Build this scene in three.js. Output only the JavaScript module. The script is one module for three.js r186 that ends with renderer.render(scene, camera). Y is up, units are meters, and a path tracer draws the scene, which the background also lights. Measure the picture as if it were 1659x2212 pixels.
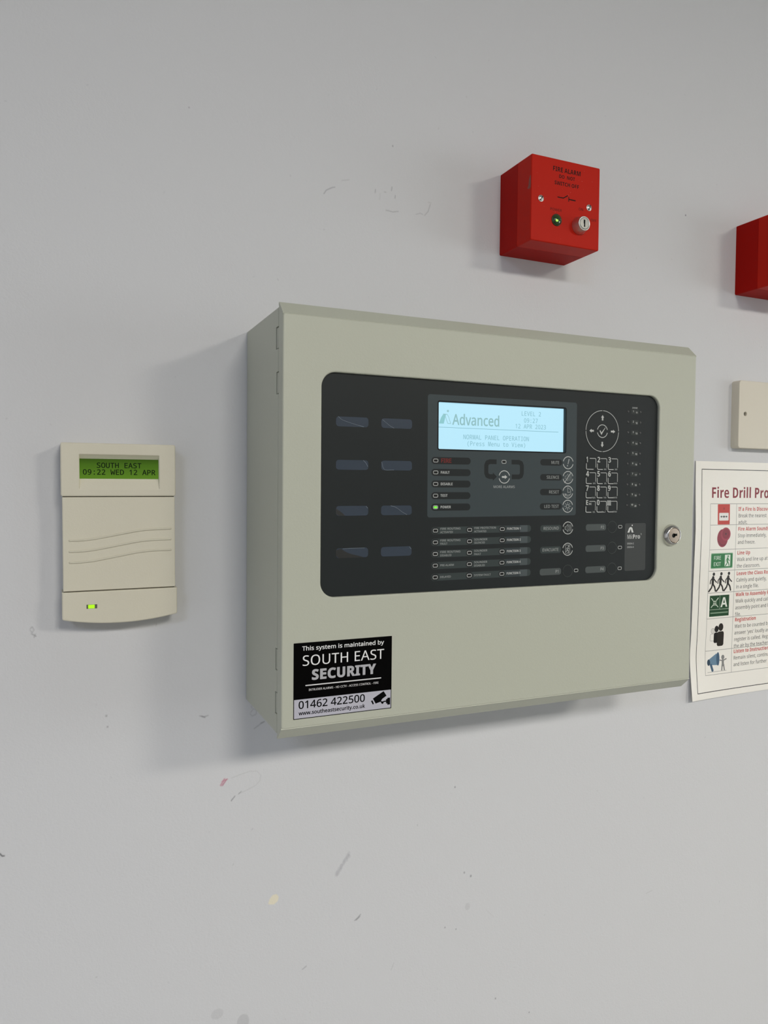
import * as THREE from 'three';
import { RoundedBoxGeometry } from 'three/addons/geometries/RoundedBoxGeometry.js';
import { RectAreaLightUniformsLib } from 'three/addons/lights/RectAreaLightUniformsLib.js';
import { mergeGeometries } from 'three/addons/utils/BufferGeometryUtils.js';
import { Brush, Evaluator, SUBTRACTION } from 'three-bvh-csg';

// ---------------------------------------------------------------- camera, sky, exposure
const scene = new THREE.Scene();
const EYE = 1.5495;                                  // lens height above the floor
const Y0 = 1.385;                                    // height that the wall fittings are measured from
const camera = new THREE.PerspectiveCamera(2 * Math.atan(1106 / 1614.6) * 180 / Math.PI, 1659 / 2212, 0.02, 40);
camera.position.set(-0.0609, EYE, 0.7039);
camera.rotation.set(-0.0322, -0.41465, 0.00902, 'YXZ');
camera.updateMatrixWorld(true);
scene.add(camera);

const renderer = new THREE.WebGLRenderer({ antialias: true });
renderer.toneMapping = THREE.LinearToneMapping;
renderer.toneMappingExposure = 1.0;
renderer.shadowMap.enabled = true;
RectAreaLightUniformsLib.init();
scene.background = new THREE.Color(0.92, 0.98, 1.0); // overcast daylight outside the added window
scene.backgroundIntensity = 4.6;

const CEILING = 2.6;
// ceiling fittings: x, z, radiance, colour
const FITTINGS = [
  [0.36, 2.6, 50, 0xfffaf0, 'square flush ceiling light straight out in front of the alarm panel'],
  [1.98, 2.6, 50, 0xfff8ea, 'square flush ceiling light panel nearest the window wall'],
  [-1.26, 2.6, 25, 0xdfe8ff, 'square flush ceiling light panel nearest the plain end wall'],
];

// ---------------------------------------------------------------- helpers
const numbers = {};
function numbered(name) {
  const n = numbers[name] = (numbers[name] ?? -1) + 1;
  return n ? name + '_' + String(n).padStart(3, '0') : name;
}
function thing(name, label, category, x, y, z, group) {
  const o = new THREE.Group();
  o.name = numbered(name);
  o.position.set(x, y, z);
  o.userData = { label, category };
  if (group) o.userData.group = group;
  scene.add(o);
  return o;
}
function part(name, geometry, material, parent, label) {
  const g = Array.isArray(geometry) ? (geometry.length > 1 ? merge(geometry) : geometry[0]) : geometry;
  const m = new THREE.Mesh(g, material);
  m.name = name;
  m.castShadow = m.receiveShadow = true;
  if (label) m.userData.label = label;
  parent.add(m);
  return m;
}
function struct(name, geometry, material, parent = scene) {
  const m = part(name, geometry, material, parent);
  if (parent === scene) m.userData.kind = 'structure';
  return m;
}
function merge(list) {
  return mergeGeometries(list.map((g) => {
    const h = g.index ? g.toNonIndexed() : g.clone();
    for (const k of Object.keys(h.attributes)) if (!['position', 'normal', 'uv'].includes(k)) h.deleteAttribute(k);
    return h;
  }));
}
const at = (g, x, y, z) => g.translate(x, y, z);
function box(x0, x1, y0, y1, z0, z1) { return at(new THREE.BoxGeometry(x1 - x0, y1 - y0, z1 - z0), (x0 + x1) / 2, (y0 + y1) / 2, (z0 + z1) / 2); }
function rbox(x0, x1, y0, y1, z0, z1, r, seg = 3) { return at(new RoundedBoxGeometry(x1 - x0, y1 - y0, z1 - z0, seg, r), (x0 + x1) / 2, (y0 + y1) / 2, (z0 + z1) / 2); }
function rr(x0, x1, y0, y1, r, Kind = THREE.Shape) {
  const s = new Kind();
  s.moveTo(x0 + r, y0); s.lineTo(x1 - r, y0); s.absarc(x1 - r, y0 + r, r, -Math.PI / 2, 0);
  s.lineTo(x1, y1 - r); s.absarc(x1 - r, y1 - r, r, 0, Math.PI / 2);
  s.lineTo(x0 + r, y1); s.absarc(x0 + r, y1 - r, r, Math.PI / 2, Math.PI);
  s.lineTo(x0, y0 + r); s.absarc(x0 + r, y0 + r, r, Math.PI, Math.PI * 1.5);
  return s;
}
// slab from z0 to z1 with its edges rounded over by b (inside the given outline)
function slab(shape, z0, z1, b = 0, seg = 3, curve = 10) {
  const g = new THREE.ExtrudeGeometry(shape, b ? { depth: z1 - z0 - b, bevelEnabled: true, bevelThickness: b, bevelSize: b, bevelOffset: -b, bevelSegments: seg, curveSegments: curve } : { depth: z1 - z0, bevelEnabled: false, curveSegments: curve });
  if (b) {          // keep the back flat: squash the rear bevel
    g.translate(0, 0, z0);
    const p = g.attributes.position;
    for (let i = 0; i < p.count; i++) if (p.getZ(i) < z0) p.setZ(i, z0);
  } else g.translate(0, 0, z0);
  return g;
}
function lathe(pts, x, y, z, seg = 40) {   // profile [radius, height] about +z
  return new THREE.LatheGeometry(pts.map(([r, h]) => new THREE.Vector2(Math.max(r, 1e-5), h)), seg).rotateX(Math.PI / 2).translate(x, y, z);
}
function planarUV(g, x0, y0, w, h) {
  const p = g.attributes.position, uv = new Float32Array(p.count * 2);
  for (let i = 0; i < p.count; i++) { uv[2 * i] = (p.getX(i) - x0) / w; uv[2 * i + 1] = (p.getY(i) - y0) / h; }
  g.setAttribute('uv', new THREE.BufferAttribute(uv, 2));
  return g;
}
let seed = 7;
const rnd = () => (seed = (seed * 16807) % 2147483647) / 2147483647;
const mm = (v) => v / 1000;

// a canvas whose pen works in millimetres with y up
function sheet(x0, y0, w, h, pixelsWide) {
  const c = document.createElement('canvas');
  const S = pixelsWide / w;
  c.width = Math.round(w * S); c.height = Math.round(h * S);
  const k = c.getContext('2d');
  const X = (x) => (x - x0) * S, Y = (y) => (y0 + h - y) * S;
  k.lineCap = 'round'; k.lineJoin = 'round';
  const o = {
    k, S, X, Y,
    rect(xa, xb, ya, yb, r, fill) { k.fillStyle = fill; path(xa, xb, ya, yb, r); k.fill(); },
    frame(xa, xb, ya, yb, r, stroke, w2) { k.strokeStyle = stroke; k.lineWidth = w2 * S; path(xa, xb, ya, yb, r); k.stroke(); },
    line(pts, stroke, w2) { k.strokeStyle = stroke; k.lineWidth = w2 * S; k.beginPath(); pts.forEach(([a, b], i) => i ? k.lineTo(X(a), Y(b)) : k.moveTo(X(a), Y(b))); k.stroke(); },
    poly(pts, fill) { k.fillStyle = fill; k.beginPath(); pts.forEach(([a, b], i) => i ? k.lineTo(X(a), Y(b)) : k.moveTo(X(a), Y(b))); k.closePath(); k.fill(); },
    arc(x, y, r, a0, a1, stroke, w2) { k.strokeStyle = stroke; k.lineWidth = w2 * S; k.beginPath(); k.arc(X(x), Y(y), r * S, -a1 * Math.PI / 180, -a0 * Math.PI / 180); k.stroke(); },
    disc(x, y, r, fill, ry = r) { k.fillStyle = fill; k.beginPath(); k.ellipse(X(x), Y(y), r * S, ry * S, 0, 0, 7); k.fill(); },
    // text by baseline, capital height and (optionally) the width it must fill
    text(str, x, y, cap, o2 = {}) {
      const { width, align = 'left', weight = 'normal', fill = '#c4c6c4', font = 'sans-serif', outline } = o2;
      k.font = weight + ' ' + (cap * S / 0.714).toFixed(2) + 'px ' + font;
      const m = k.measureText(str).width;
      const sx = width ? width * S / m : 1;
      k.save(); k.translate(X(x), Y(y)); k.scale(sx, 1); k.textAlign = align; k.textBaseline = 'alphabetic';
      if (outline) { k.strokeStyle = fill; k.lineWidth = outline * S; k.strokeText(str, 0, 0); } else { k.fillStyle = fill; k.fillText(str, 0, 0); }
      k.restore();
    },
    texture(srgb = true) {
      const t = new THREE.CanvasTexture(c);
      if (srgb) t.colorSpace = THREE.SRGBColorSpace;
      t.anisotropy = 8; return t;
    },
  };
  function path(xa, xb, ya, yb, r) {
    const l = X(xa), t = Y(yb), w2 = (xb - xa) * S, h2 = (yb - ya) * S, q = r * S;
    k.beginPath(); k.moveTo(l + q, t); k.arcTo(l + w2, t, l + w2, t + h2, q); k.arcTo(l + w2, t + h2, l, t + h2, q); k.arcTo(l, t + h2, l, t, q); k.arcTo(l, t, l + w2, t, q); k.closePath();
  }
  return o;
}
function noiseTexture(n, octaves, s0) {            // tiling grey noise
  const data = new Uint8Array(n * n * 4), sum = new Float32Array(n * n);
  let total = 0, sd = s0;
  const r = () => (sd = (sd * 16807) % 2147483647) / 2147483647;
  for (const [cells, amp] of octaves) {
    const grid = Array.from({ length: cells * cells }, r); total += amp;
    for (let y = 0; y < n; y++) for (let x = 0; x < n; x++) {
      const fx = x / n * cells, fy = y / n * cells, ix = Math.floor(fx), iy = Math.floor(fy);
      let u = fx - ix, v = fy - iy; u = u * u * (3 - 2 * u); v = v * v * (3 - 2 * v);
      const g = (a, b) => grid[((iy + b) % cells) * cells + (ix + a) % cells];
      sum[y * n + x] += amp * ((g(0, 0) * (1 - u) + g(1, 0) * u) * (1 - v) + (g(0, 1) * (1 - u) + g(1, 1) * u) * v);
    }
  }
  for (let i = 0; i < n * n; i++) { const q = Math.round(255 * sum[i] / total); data.set([q, q, q, 255], i * 4); }
  const t = new THREE.DataTexture(data, n, n);
  t.wrapS = t.wrapT = THREE.RepeatWrapping; t.magFilter = THREE.LinearFilter; t.minFilter = THREE.LinearMipmapLinearFilter; t.generateMipmaps = true; t.needsUpdate = true;
  return t;
}
function std(color, roughness = 0.5, extra = {}) { return new THREE.MeshStandardMaterial({ color, roughness, ...extra }); }
const lin = (r, g, b) => new THREE.Color().setRGB(r, g, b);

// ---------------------------------------------------------------- materials
const grain = noiseTexture(256, [[128, 1], [64, 0.8], [32, 0.4]], 11);
function tiled(t, perMetre) { const c = t.clone(); c.repeat.set(perMetre, perMetre); c.needsUpdate = true; return c; }
const M = {
  enamel: std(lin(0.530, 0.546, 0.455), 0.45),
  dark: std(lin(0.012, 0.013, 0.013), 0.8),
  hollow: std(lin(0.006, 0.006, 0.006), 0.9),
  
  redBox: new THREE.MeshPhysicalMaterial({ color: lin(0.40, 0.006, 0.003), roughness: 0.45, specularIntensity: 0.12 }),
  cream: std(lin(0.75, 0.715, 0.585), 0.55),
  creamPlate: std(lin(0.76, 0.71, 0.6), 0.5),
  chrome: std(lin(0.72, 0.71, 0.69), 0.16, { metalness: 1 }),
  brownTintNickel: std(lin(0.42, 0.35, 0.29), 0.35, { metalness: 1 }),  // brown tint puts a warm room reflection into the metal colour
  barrel: std(lin(0.4, 0.4, 0.38), 0.5, { metalness: 1 }),
  brushed: std(lin(0.66, 0.66, 0.64), 0.36, { metalness: 1 }),
  steel: std(lin(0.6, 0.6, 0.58), 0.35, { metalness: 1 }),
  lens: new THREE.MeshPhysicalMaterial({ color: lin(0.012, 0.012, 0.012), roughness: 0.4, specularIntensity: 0.4 }),
};
const enamelBump = tiled(grain, 12); M.enamel.bumpMap = enamelBump; M.enamel.bumpScale = 0.00006;
M.cream.bumpMap = tiled(grain, 18); M.cream.bumpScale = 0.00006;

// ---------------------------------------------------------------- room
{
  // the painted wall: one white coat with the marks that years of use left on it
  const w = sheet(-350, -650, 1500, 1500, 2048), k = w.k;
  const coat = '#dcdde0';
  k.fillStyle = coat; k.fillRect(0, 0, 2048, 2048);
  const smudge = (x, y, rx, ry, a, c) => { k.save(); k.globalAlpha = a; w.disc(x, y, rx, c, ry); k.restore(); };
  const scratch = (pts, a, width, c = '#77777c') => { k.save(); k.globalAlpha = a * 0.85; w.line(pts, c, width); k.restore(); };
  for (let i = 0; i < 420; i++) {                    // specks in the paint
    const x = -330 + rnd() * 1450, y = -620 + rnd() * 1440, s = 0.25 + rnd() * 0.5, t = rnd() * 3;
    scratch([[x, y], [x + Math.cos(t) * s * 2, y + Math.sin(t) * s * 2]], 0.12 + 0.3 * rnd() * rnd(), s);
  }
  // a chip down to the old cream coat, a red crayon dab and the pencil loop beside it
  w.poly([[128.5, -244.5], [130, -240], [133, -236.5], [137, -236.4], [139.2, -239.5], [138.4, -243.5], [134.5, -246.2], [130.5, -245.6]], '#efe9d4');
  scratch([[82, -119.5], [85.5, -114]], 0.5, 1.6, '#b8526e'); scratch([[83.5, -120], [87.5, -114.5]], 0.7, 0.9, '#a83a58'); scratch([[83, -116], [88.5, -114.4]], 0.45, 1, '#c4607a');
  scratch([[92, -114], [100, -112], [110, -110], [117, -111], [120.6, -115.5], [119.8, -121], [115, -125], [107, -128], [100, -130]], 0.22, 0.6);
  scratch([[92, -136], [95.5, -132]], 0.6, 0.8, '#4a4a50'); scratch([[99, -130.5], [101.5, -128.5]], 0.55, 0.7, '#4a4a50');
  // scuffs
  for (let i = 0; i < 14; i++) { const t = i / 13; smudge(199 + 13.5 * t + rnd() * 2, -230 + 19.5 * t, 1.4 + rnd() * 1.4, 1.8 + rnd(), 0.1, '#74747a'); }
  scratch([[220, -282], [223, -280.2], [226.5, -277]], 0.5, 1.1); scratch([[222, -281.5], [225.5, -279]], 0.45, 1.5);
  scratch([[-81, 41], [-79.5, 43], [-78, 40], [-79.5, 37.8], [-81, 40]], 0.45, 0.7); scratch([[-80, 37], [-76.5, 34.5]], 0.5, 0.9); scratch([[-77, 36.5], [-78, 33.5]], 0.4, 0.7);
  scratch([[62, -50.5], [66, -52], [70, -51]], 0.4, 1.0); scratch([[64, -51], [67, -52.5]], 0.5, 1.2);
  scratch([[110.5, -53], [113, -49.5], [116, -51], [116, -55], [112, -56.5], [110, -54]], 0.45, 0.6); scratch([[112, -49], [111, -46.5]], 0.35, 0.6);
  scratch([[114, -69], [118, -66.5], [123, -63.5]], 0.35, 1.0); scratch([[120.5, -64.5], [124, -63.3]], 0.45, 1.2);
  scratch([[181.5, 452], [184, 456], [190, 459.5], [193, 460.3]], 0.5, 0.8); scratch([[200, 468], [208, 470]], 0.3, 0.6);
  scratch([[236, 462], [236.4, 465.5]], 0.45, 0.8); scratch([[246, 464.5], [248, 464.5]], 0.4, 0.7); scratch([[254, 467], [254.6, 471]], 0.5, 0.8); scratch([[258, 460], [258.4, 463]], 0.45, 0.8); scratch([[241, 456], [241.5, 462]], 0.25, 0.5);
  scratch([[248, 446.5], [256, 446], [262, 447.5]], 0.35, 0.9); scratch([[282, 447.5], [287, 449.5], [290, 448.5]], 0.35, 0.7); scratch([[292, 448], [296, 452.5], [298.5, 460.5]], 0.35, 0.8);
  scratch([[299.5, 462], [296, 462]], 0.25, 0.6);
  for (const [x, y, r, a] of [[650.7, 503.1, 0.8, 0.8], [336.4, -160.5, 0.9, 0.5], [349.4, -257.9, 0.9, 0.45], [357.7, -263.3, 1.1, 0.5], [339.8, -319, 0.7, 0.5], [326, -314, 0.7, 0.45], [392, -411, 0.9, 0.45], [438, -440, 0.8, 0.45], [-20, -41, 0.8, 0.4], [-19, -51, 0.7, 0.4], [340, 118, 0.8, 0.4], [52, 508, 0.6, 0.4], [255, 512, 0.7, 0.45]]) smudge(x, y, r, r * 1.25, a, '#6d6d74');
  scratch([[-105.5, -149.5], [-103.5, -152], [-102, -152]], 0.8, 1.0, '#333338');
  smudge(354, -297, 3.2, 4.2, 0.1, '#77777c'); smudge(79, -341, 6, 5, 0.1, '#77777c'); smudge(104, -356, 6, 8, 0.16, '#77777c');
  scratch([[164, -319], [168, -316.8]], 0.4, 1.1); scratch([[262, -345], [265, -338]], 0.25, 0.7); scratch([[378, -306], [388, -316]], 0.2, 0.5); scratch([[610, -337], [620, -335]], 0.25, 0.6);
  const map = w.texture(); map.wrapS = map.wrapT = THREE.ClampToEdgeWrapping;
  const peel = noiseTexture(512, [[128, 1], [64, 0.9], [24, 0.6]], 23); peel.repeat.set(12, 12);
  const wallMat = new THREE.MeshStandardMaterial({ map, roughness: 0.62, bumpMap: peel, bumpScale: 0.0001 });
  const X0 = -2.4, X1 = 4.2, Z1 = 5.6, T = 0.12;
  const back = box(X0 - T, X1 + T, -T, CEILING + T, -T, 0);
  planarUV(back, -0.35, Y0 - 0.65, 1.5, 1.5);
  struct('wall_back', back, wallMat);
  const paint = std('#dcdcdd', 0.7);
  struct('wall_left', box(X0 - T, X0, -T, CEILING + T, 0, Z1), paint);
  struct('wall_front', box(X0 - T, X1 + T, -T, CEILING + T, Z1, Z1 + T), std('#8f8f8d', 0.8));
  // window wall: four pieces round the opening of the added window
  const wz0 = 0.9, wz1 = 3.3, wy0 = 0.9, wy1 = 2.1;
  struct('wall_right', [box(X1, X1 + T, -T, wy0, 0, Z1), box(X1, X1 + T, wy1, CEILING + T, 0, Z1), box(X1, X1 + T, wy0, wy1, 0, wz0), box(X1, X1 + T, wy0, wy1, wz1, Z1)], paint);
  const fl = std(lin(0.2, 0.2, 0.19), 0.75); fl.bumpMap = tiled(grain, 8); fl.bumpScale = 0.0006;
  struct('floor', box(X0, X1, -T, 0, 0, Z1), fl);
  struct('ceiling', box(X0, X1, CEILING, CEILING + T, 0, Z1), std('#b4b4b2', 0.9));
  const win = new THREE.Group(); win.name = 'added_window_1'; win.userData.kind = 'structure'; scene.add(win);  // unseen window, added as a broad soft source from the right
  const f = 0.05, fx0 = X1 + 0.03, fx1 = X1 + 0.09, zm = (wz0 + wz1) / 2, white = std('#e8e8e6', 0.4);
  part('window_frame', [box(fx0, fx1, wy0, wy0 + f, wz0, wz1), box(fx0, fx1, wy1 - f, wy1, wz0, wz1), box(fx0, fx1, wy0 + f, wy1 - f, wz0, wz0 + f), box(fx0, fx1, wy0 + f, wy1 - f, wz1 - f, wz1), box(fx0, fx1, wy0 + f, wy1 - f, zm - f / 2, zm + f / 2)], white, win);
  const glass = new THREE.MeshPhysicalMaterial({ color: 0xffffff, roughness: 0, transmission: 1, thickness: 0, ior: 1.5 });
  for (const [a, b] of [[wz0 + f, zm - f / 2], [zm + f / 2, wz1 - f]]) part('pane', box(X1 + 0.058, X1 + 0.062, wy0 + f, wy1 - f, a, b), glass, win);
  part('window_sill', rbox(X1 - 0.1, X1 + 0.05, wy0 - 0.03, wy0 + 0.001, wz0 - 0.05, wz1 + 0.05, 0.006), white, win);
  const skirt = std('#dedede', 0.45);
  struct('baseboard_back', rbox(X0, X1, 0, 0.1, 0, 0.016, 0.004), skirt);
  struct('baseboard_right', rbox(X1 - 0.016, X1, 0, 0.1, 0.016, Z1, 0.004), skirt);
}
for (const [x, z, radiance, colour, label] of FITTINGS) {
  const t = thing('ceiling_light', label, 'ceiling light', x, CEILING, z);
  const e = 0.298, d = 0.28;
  part('light_frame', [box(-e, e, -0.012, 0, -e, -d), box(-e, e, -0.012, 0, d, e), box(-e, -d, -0.012, 0, -d, d), box(d, e, -0.012, 0, -d, d)], std('#eeeeee', 0.5), t);
  part('diffuser', box(-d, d, -0.008, -0.001, -d, d), std('#ffffff', 0.6, { emissive: new THREE.Color(colour), emissiveIntensity: 0.8 }), t);
  const l = new THREE.RectAreaLight(colour, radiance, 2 * d, 2 * d);
  l.position.set(0, -0.014, 0); l.rotation.x = -Math.PI / 2;
  t.add(l);
}

// ---------------------------------------------------------------- fire alarm control panel
const panel = thing('fire_alarm_control_unit', 'large pale grey-green metal fire alarm control panel with a dark keypad window and lit display', 'alarm panel', 0.3272, Y0 + 0.1355, 0);
{
  const ev = new Evaluator(); ev.attributes = ['position', 'normal'];
  const XL = -0.2214, XR = 0.2205;
  // the back box, its hinge slots cut through the left side
  const hinges = [[0.1415, 0.1598, 0.1022], [0.1048, 0.1232, 0.1035], [-0.1224, -0.1040, 0.1045], [-0.1588, -0.1403, 0.1040]];
  let body = new Brush(rbox(XL, XR, -0.1752, 0.1754, 0, 0.1088, 0.0014, 3));
  body.updateMatrixWorld();
  for (const [a, b, z] of hinges) { const c = new Brush(box(XL - 0.01, XL + 0.007, a, b, z, 0.12)); c.updateMatrixWorld(); body = ev.evaluate(body, c, SUBTRACTION); }
  const bg = body.geometry; planarUV(bg, 0, 0, 1, 1);
  { const p = bg.attributes.position, uv = bg.attributes.uv; for (let i = 0; i < p.count; i++) uv.setXY(i, p.getX(i) + p.getZ(i), p.getY(i)); }
  part('back_box', bg, M.enamel, panel);
  part('seam_shade_core', box(XL + 0.002, XR - 0.002, -0.172, 0.172, 0.1, 0.114), M.hollow, panel);  // near-black core that puts the shade of the door gap into colour
  for (const [a, b, z] of hinges) part('hinge', rbox(XL + 0.0003, XL + 0.0016, a + 0.0008, b - 0.0009, z + 0.0014, 0.1089, 0.0003, 2), M.enamel, panel);

  // the door: a front sheet with a rolled-edge window, two folded bevels and two turned sides
  const front = rr(-0.2211, 0.2204, -0.1683, 0.1683, 0.0022);
  front.holes.push(rr(-0.1880, 0.1722, -0.0622, 0.1240, 0.0125, THREE.Path));
  const sheetGeo = slab(front, 0.1172, 0.1211, 0.0013, 5, 16);
  const bevel = (s) => {
    const sh = new THREE.Shape([[0.1206, 0.1676], [0.1209, 0.1684], [0.1104, 0.1785], [0.1094, 0.1791], [0.1086, 0.1786], [0.1084, 0.1764], [0.1098, 0.1764], [0.117, 0.166]].map(([z, y]) => new THREE.Vector2(z, y * s)));
    return new THREE.ExtrudeGeometry(sh, { depth: 0.44145, bevelEnabled: false }).rotateY(-Math.PI / 2).translate(0.2204, 0, 0);
  };
  const side = (x0, x1) => {  // turned side with its ends following the bevel
    const sh = new THREE.Shape([[0.1091, -0.1774], [0.1190, -0.1678], [0.1190, 0.1678], [0.1091, 0.1774]].map(([z, y]) => new THREE.Vector2(z, y)));
    return new THREE.ExtrudeGeometry(sh, { depth: x1 - x0, bevelEnabled: false }).rotateY(-Math.PI / 2).translate(x1, 0, 0);
  };
  const door = merge([sheetGeo, bevel(1), bevel(-1), side(-0.2210, -0.2190), side(0.2190, 0.2204)]);
  { const p = door.attributes.position, uv = door.attributes.uv; for (let i = 0; i < p.count; i++) uv.setXY(i, p.getX(i) + p.getZ(i), p.getY(i) + p.getZ(i)); }
  part('door', door, M.enamel, panel);

  // print of the keypad fascia, in millimetres
  const F = { x0: -192, y0: -66, w: 368, h: 194 };
  const s = sheet(F.x0, F.y0, F.w, F.h, 2048), k = s.k;
  const base = '#292d2e', pad = '#434c4f', pale = '#c9cbc8', dim = '#b2b5b3', soft = '#3f4747', mid = '#545a5a';
  k.fillStyle = base; k.fillRect(0, 0, 2048, 2048);
  s.rect(-88.6, 72.1, 3.8, 112, 2.2, pad);
  s.frame(-78.1, 59.1, 64.1, 106, 1.2, '#0c0f12', 1.9);
  const led = (x, y) => s.frame(x - 2.2, x + 2.2, y - 1.35, y + 1.35, 0.9, pale, 0.55);
  const split = (x, y, r, c = pale, w = 0.75) => { s.arc(x, y, r, 16, 164, c, w); s.arc(x, y, r, 196, 344, c, w); };
  // status column
  [['FIRE', 54], ['FAULT', 43.6], ['DISABLE', 33.4], ['TEST', 23], ['POWER', 12.8]].forEach(([t, y], i) => {
    s.rect(-84.8, -45.1, y - 3.1, y + 3.1, 3.1, base); led(-80.5, y);
    if (i) s.text(t, -75.7, y - 1.1, 2.35, { weight: 'bold', width: [0, 9.1, 12.4, 7.2, 10.6][i] });
    else s.text(t, -75.5, y - 1.7, 3.5, { width: 10.9, fill: '#97302b', outline: 0.3 });
  });
  // loop round the "more alarms" key
  k.lineCap = 'butt';
  s.line([[-17.8, 53.9], [-25, 53.9], [-27.6, 53], [-28.7, 50.5], [-28.7, 43.6], [-27.6, 41.2], [-25, 40.3], [-21.5, 40.3]], base, 4.3);
  s.poly([[-21.7, 44], [-17.3, 40.3], [-21.7, 36.6]], base);
  s.line([[-1.6, 53.9], [6.5, 53.9], [8.8, 53], [9.8, 50.5], [9.8, 43.6], [8.8, 41.2], [6.5, 40.3], [-1.2, 40.3]], base, 4.3);
  k.lineCap = 'round';
  led(-9.8, 54); split(-9.5, 40.1, 5.7);
  s.line([[-11.4, 40.1], [-8.6, 40.1]], pale, 1.7); s.poly([[-8.9, 42], [-6.2, 40.1], [-8.9, 38.2]], pale);
  s.text('MORE ALARMS', -9.4, 29.8, 2.4, { align: 'center', width: 23.4, fill: dim });
  // function keys of the grey field
  [['MUTE', 54.3, 9.5], ['SILENCE', 40.2, 14.6], ['RESET', 26.2, 11.8], ['LED TEST', 12.6, 17.2]].forEach(([t, y, w]) => {
    s.rect(30.3, 55.4, y - 3, y + 3, 3, base); s.text(t, 52.2, y - 1.35, 2.75, { align: 'right', width: w, fill: dim }); split(62.3, y, 5.8);
  });
  s.poly([[62.9, 58], [63.9, 57.7], [62.4, 52.9], [61.7, 52.9]], dim); s.disc(61.5, 51.4, 0.6, dim);
  const speaker = (x, y, c) => {
    s.frame(x - 4, x - 2.6, y - 1.3, y + 1.3, 0.3, c, 0.4);
    s.line([[x - 2.6, y + 1.4], [x - 0.4, y + 3.6], [x - 0.4, y - 3.6], [x - 2.6, y - 1.4]], c, 0.45);
    s.arc(x - 1.2, y, 2.6, -55, 55, c, 0.4); s.arc(x - 1.2, y, 3.8, -55, 55, c, 0.4); s.arc(x - 1.2, y, 5, -42, 42, c, 0.35);
  };
  speaker(62.6, 40.2, '#8b9090'); s.line([[58.4, 35.2], [65.6, 44.8]], pale, 0.6);
  s.line([[62, 30.5], [65.2, 28.8], [65.8, 26.2], [62.2, 25.8], [62, 30.5]], dim, 0.45); s.arc(62.2, 26, 3.8, 220, 350, dim, 0.45); s.line([[59.2, 22.6], [58.6, 24.6], [61, 24]], dim, 0.45); s.line([[59, 24.3], [62, 23.2], [65, 24]], dim, 0.4);
  s.arc(62.3, 12.6, 1.7, 0, 360, dim, 0.5);
  for (let i = 0; i < 8; i++) { const a = i * Math.PI / 4; s.line([[62.3 + 2.5 * Math.cos(a), 12.6 + 2.5 * Math.sin(a)], [62.3 + 3.8 * Math.cos(a), 12.6 + 3.8 * Math.sin(a)]], dim, 0.45); }
  // lower keys
  for (const [t, y, w] of [['RESOUND', -8.3, 18], ['EVACUATE', -28.8, 19]]) { s.rect(31.2, 55.4, y - 3.2, y + 3.2, 2.6, soft); s.text(t, 52.6, y - 1.35, 2.75, { align: 'right', width: w, fill: dim }); split(62.9, y, 5.8); }
  speaker(63.3, -8.3, dim);
  s.frame(60.4, 65.4, -32.6, -24.8, 0.2, dim, 0.45);
  s.disc(63.9, -26, 0.75, dim); s.line([[63.6, -27.4], [62.6, -29.4], [64, -30.4], [63.6, -32]], dim, 0.8); s.line([[62.6, -29.4], [61.6, -30.6], [60.8, -31]], dim, 0.7); s.line([[63.6, -27.4], [61.8, -27.6], [61.3, -28.8]], dim, 0.5); s.line([[63.6, -27.6], [64.8, -28.6]], dim, 0.5);
  for (const [t, x0, x1, kx, lx, y] of [['P1', 31, 55.6, 63.2, 73.4, -49.7], ['P2', 84.5, 109.2, 116.6, 126.9, -8.3], ['P3', 84.5, 109.2, 116.7, 126.9, -29], ['P4', 84.5, 109.4, 116.8, 127, -49.8]]) {
    s.rect(x0, x1, y - 3.2, y + 3.2, 2.4, mid); s.text(t, x1 - 2.3, y - 1.35, 2.7, { align: 'right', fill: dim, width: 4.4 });
    s.arc(kx, y, 5.7, 8, 172, '#434746', 0.5); s.arc(kx, y, 5.7, 188, 352, '#434746', 0.5); led(lx, y);
  }
  // indicator rows
  [['FIRE ROUTING|ACTIVATED', 'FIRE PROTECTION|ACTIVATED', 'FUNCTION 1'], ['FIRE ROUTING|FAULT', 'SOUNDER|SILENCED', 'FUNCTION 2'], ['FIRE ROUTING|DISABLED', 'SOUNDER|FAULT', 'FUNCTION 3'], ['PRE-ALARM', 'SOUNDER|DISABLED', 'FUNCTION 4'], ['DELAYED', 'SYSTEM FAULT', 'FUNCTION 5']].forEach((row, i) => {
    const y = -7.9 - 10.36 * i;
    s.rect(-84.5, 20.6, y - 3.15, y + 3.15, 2.8, soft);
    k.save(); k.globalAlpha = 0.8; s.rect(-6.9, 16.8, y - 3.15, y + 3.15, 0.3, '#3c4347'); s.rect(8.5, 16.8, y - 3.15, y + 3.15, 0.3, '#596063'); k.restore();
    [-80.4, -45.6, -11].forEach((x, j) => {
      s.rect(x - 3.6, x + 3.6, y - 2.8, y + 2.8, 2.6, base); led(x, y);
      const t = row[j].split('|'), tx = [-75.6, -40.9, -6][j];
      if (t.length === 2) { s.text(t[0], tx, y + 0.55, 1.85, { fill: dim, width: { 'FIRE ROUTING': 20.6, 'FIRE PROTECTION': 23.2, SOUNDER: 14 }[t[0]] }); s.text(t[1], tx, y - 2.5, 1.85, { fill: dim }); }
      else s.text(t[0], tx, y - 0.95, 1.95, { fill: j === 2 ? pale : dim, weight: j === 2 ? 'bold' : 'normal', width: j === 2 ? 15.3 : undefined });
    });
  });
  // navigation ring and number keys
  const nx = 102.9, ny = 85.8;
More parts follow.
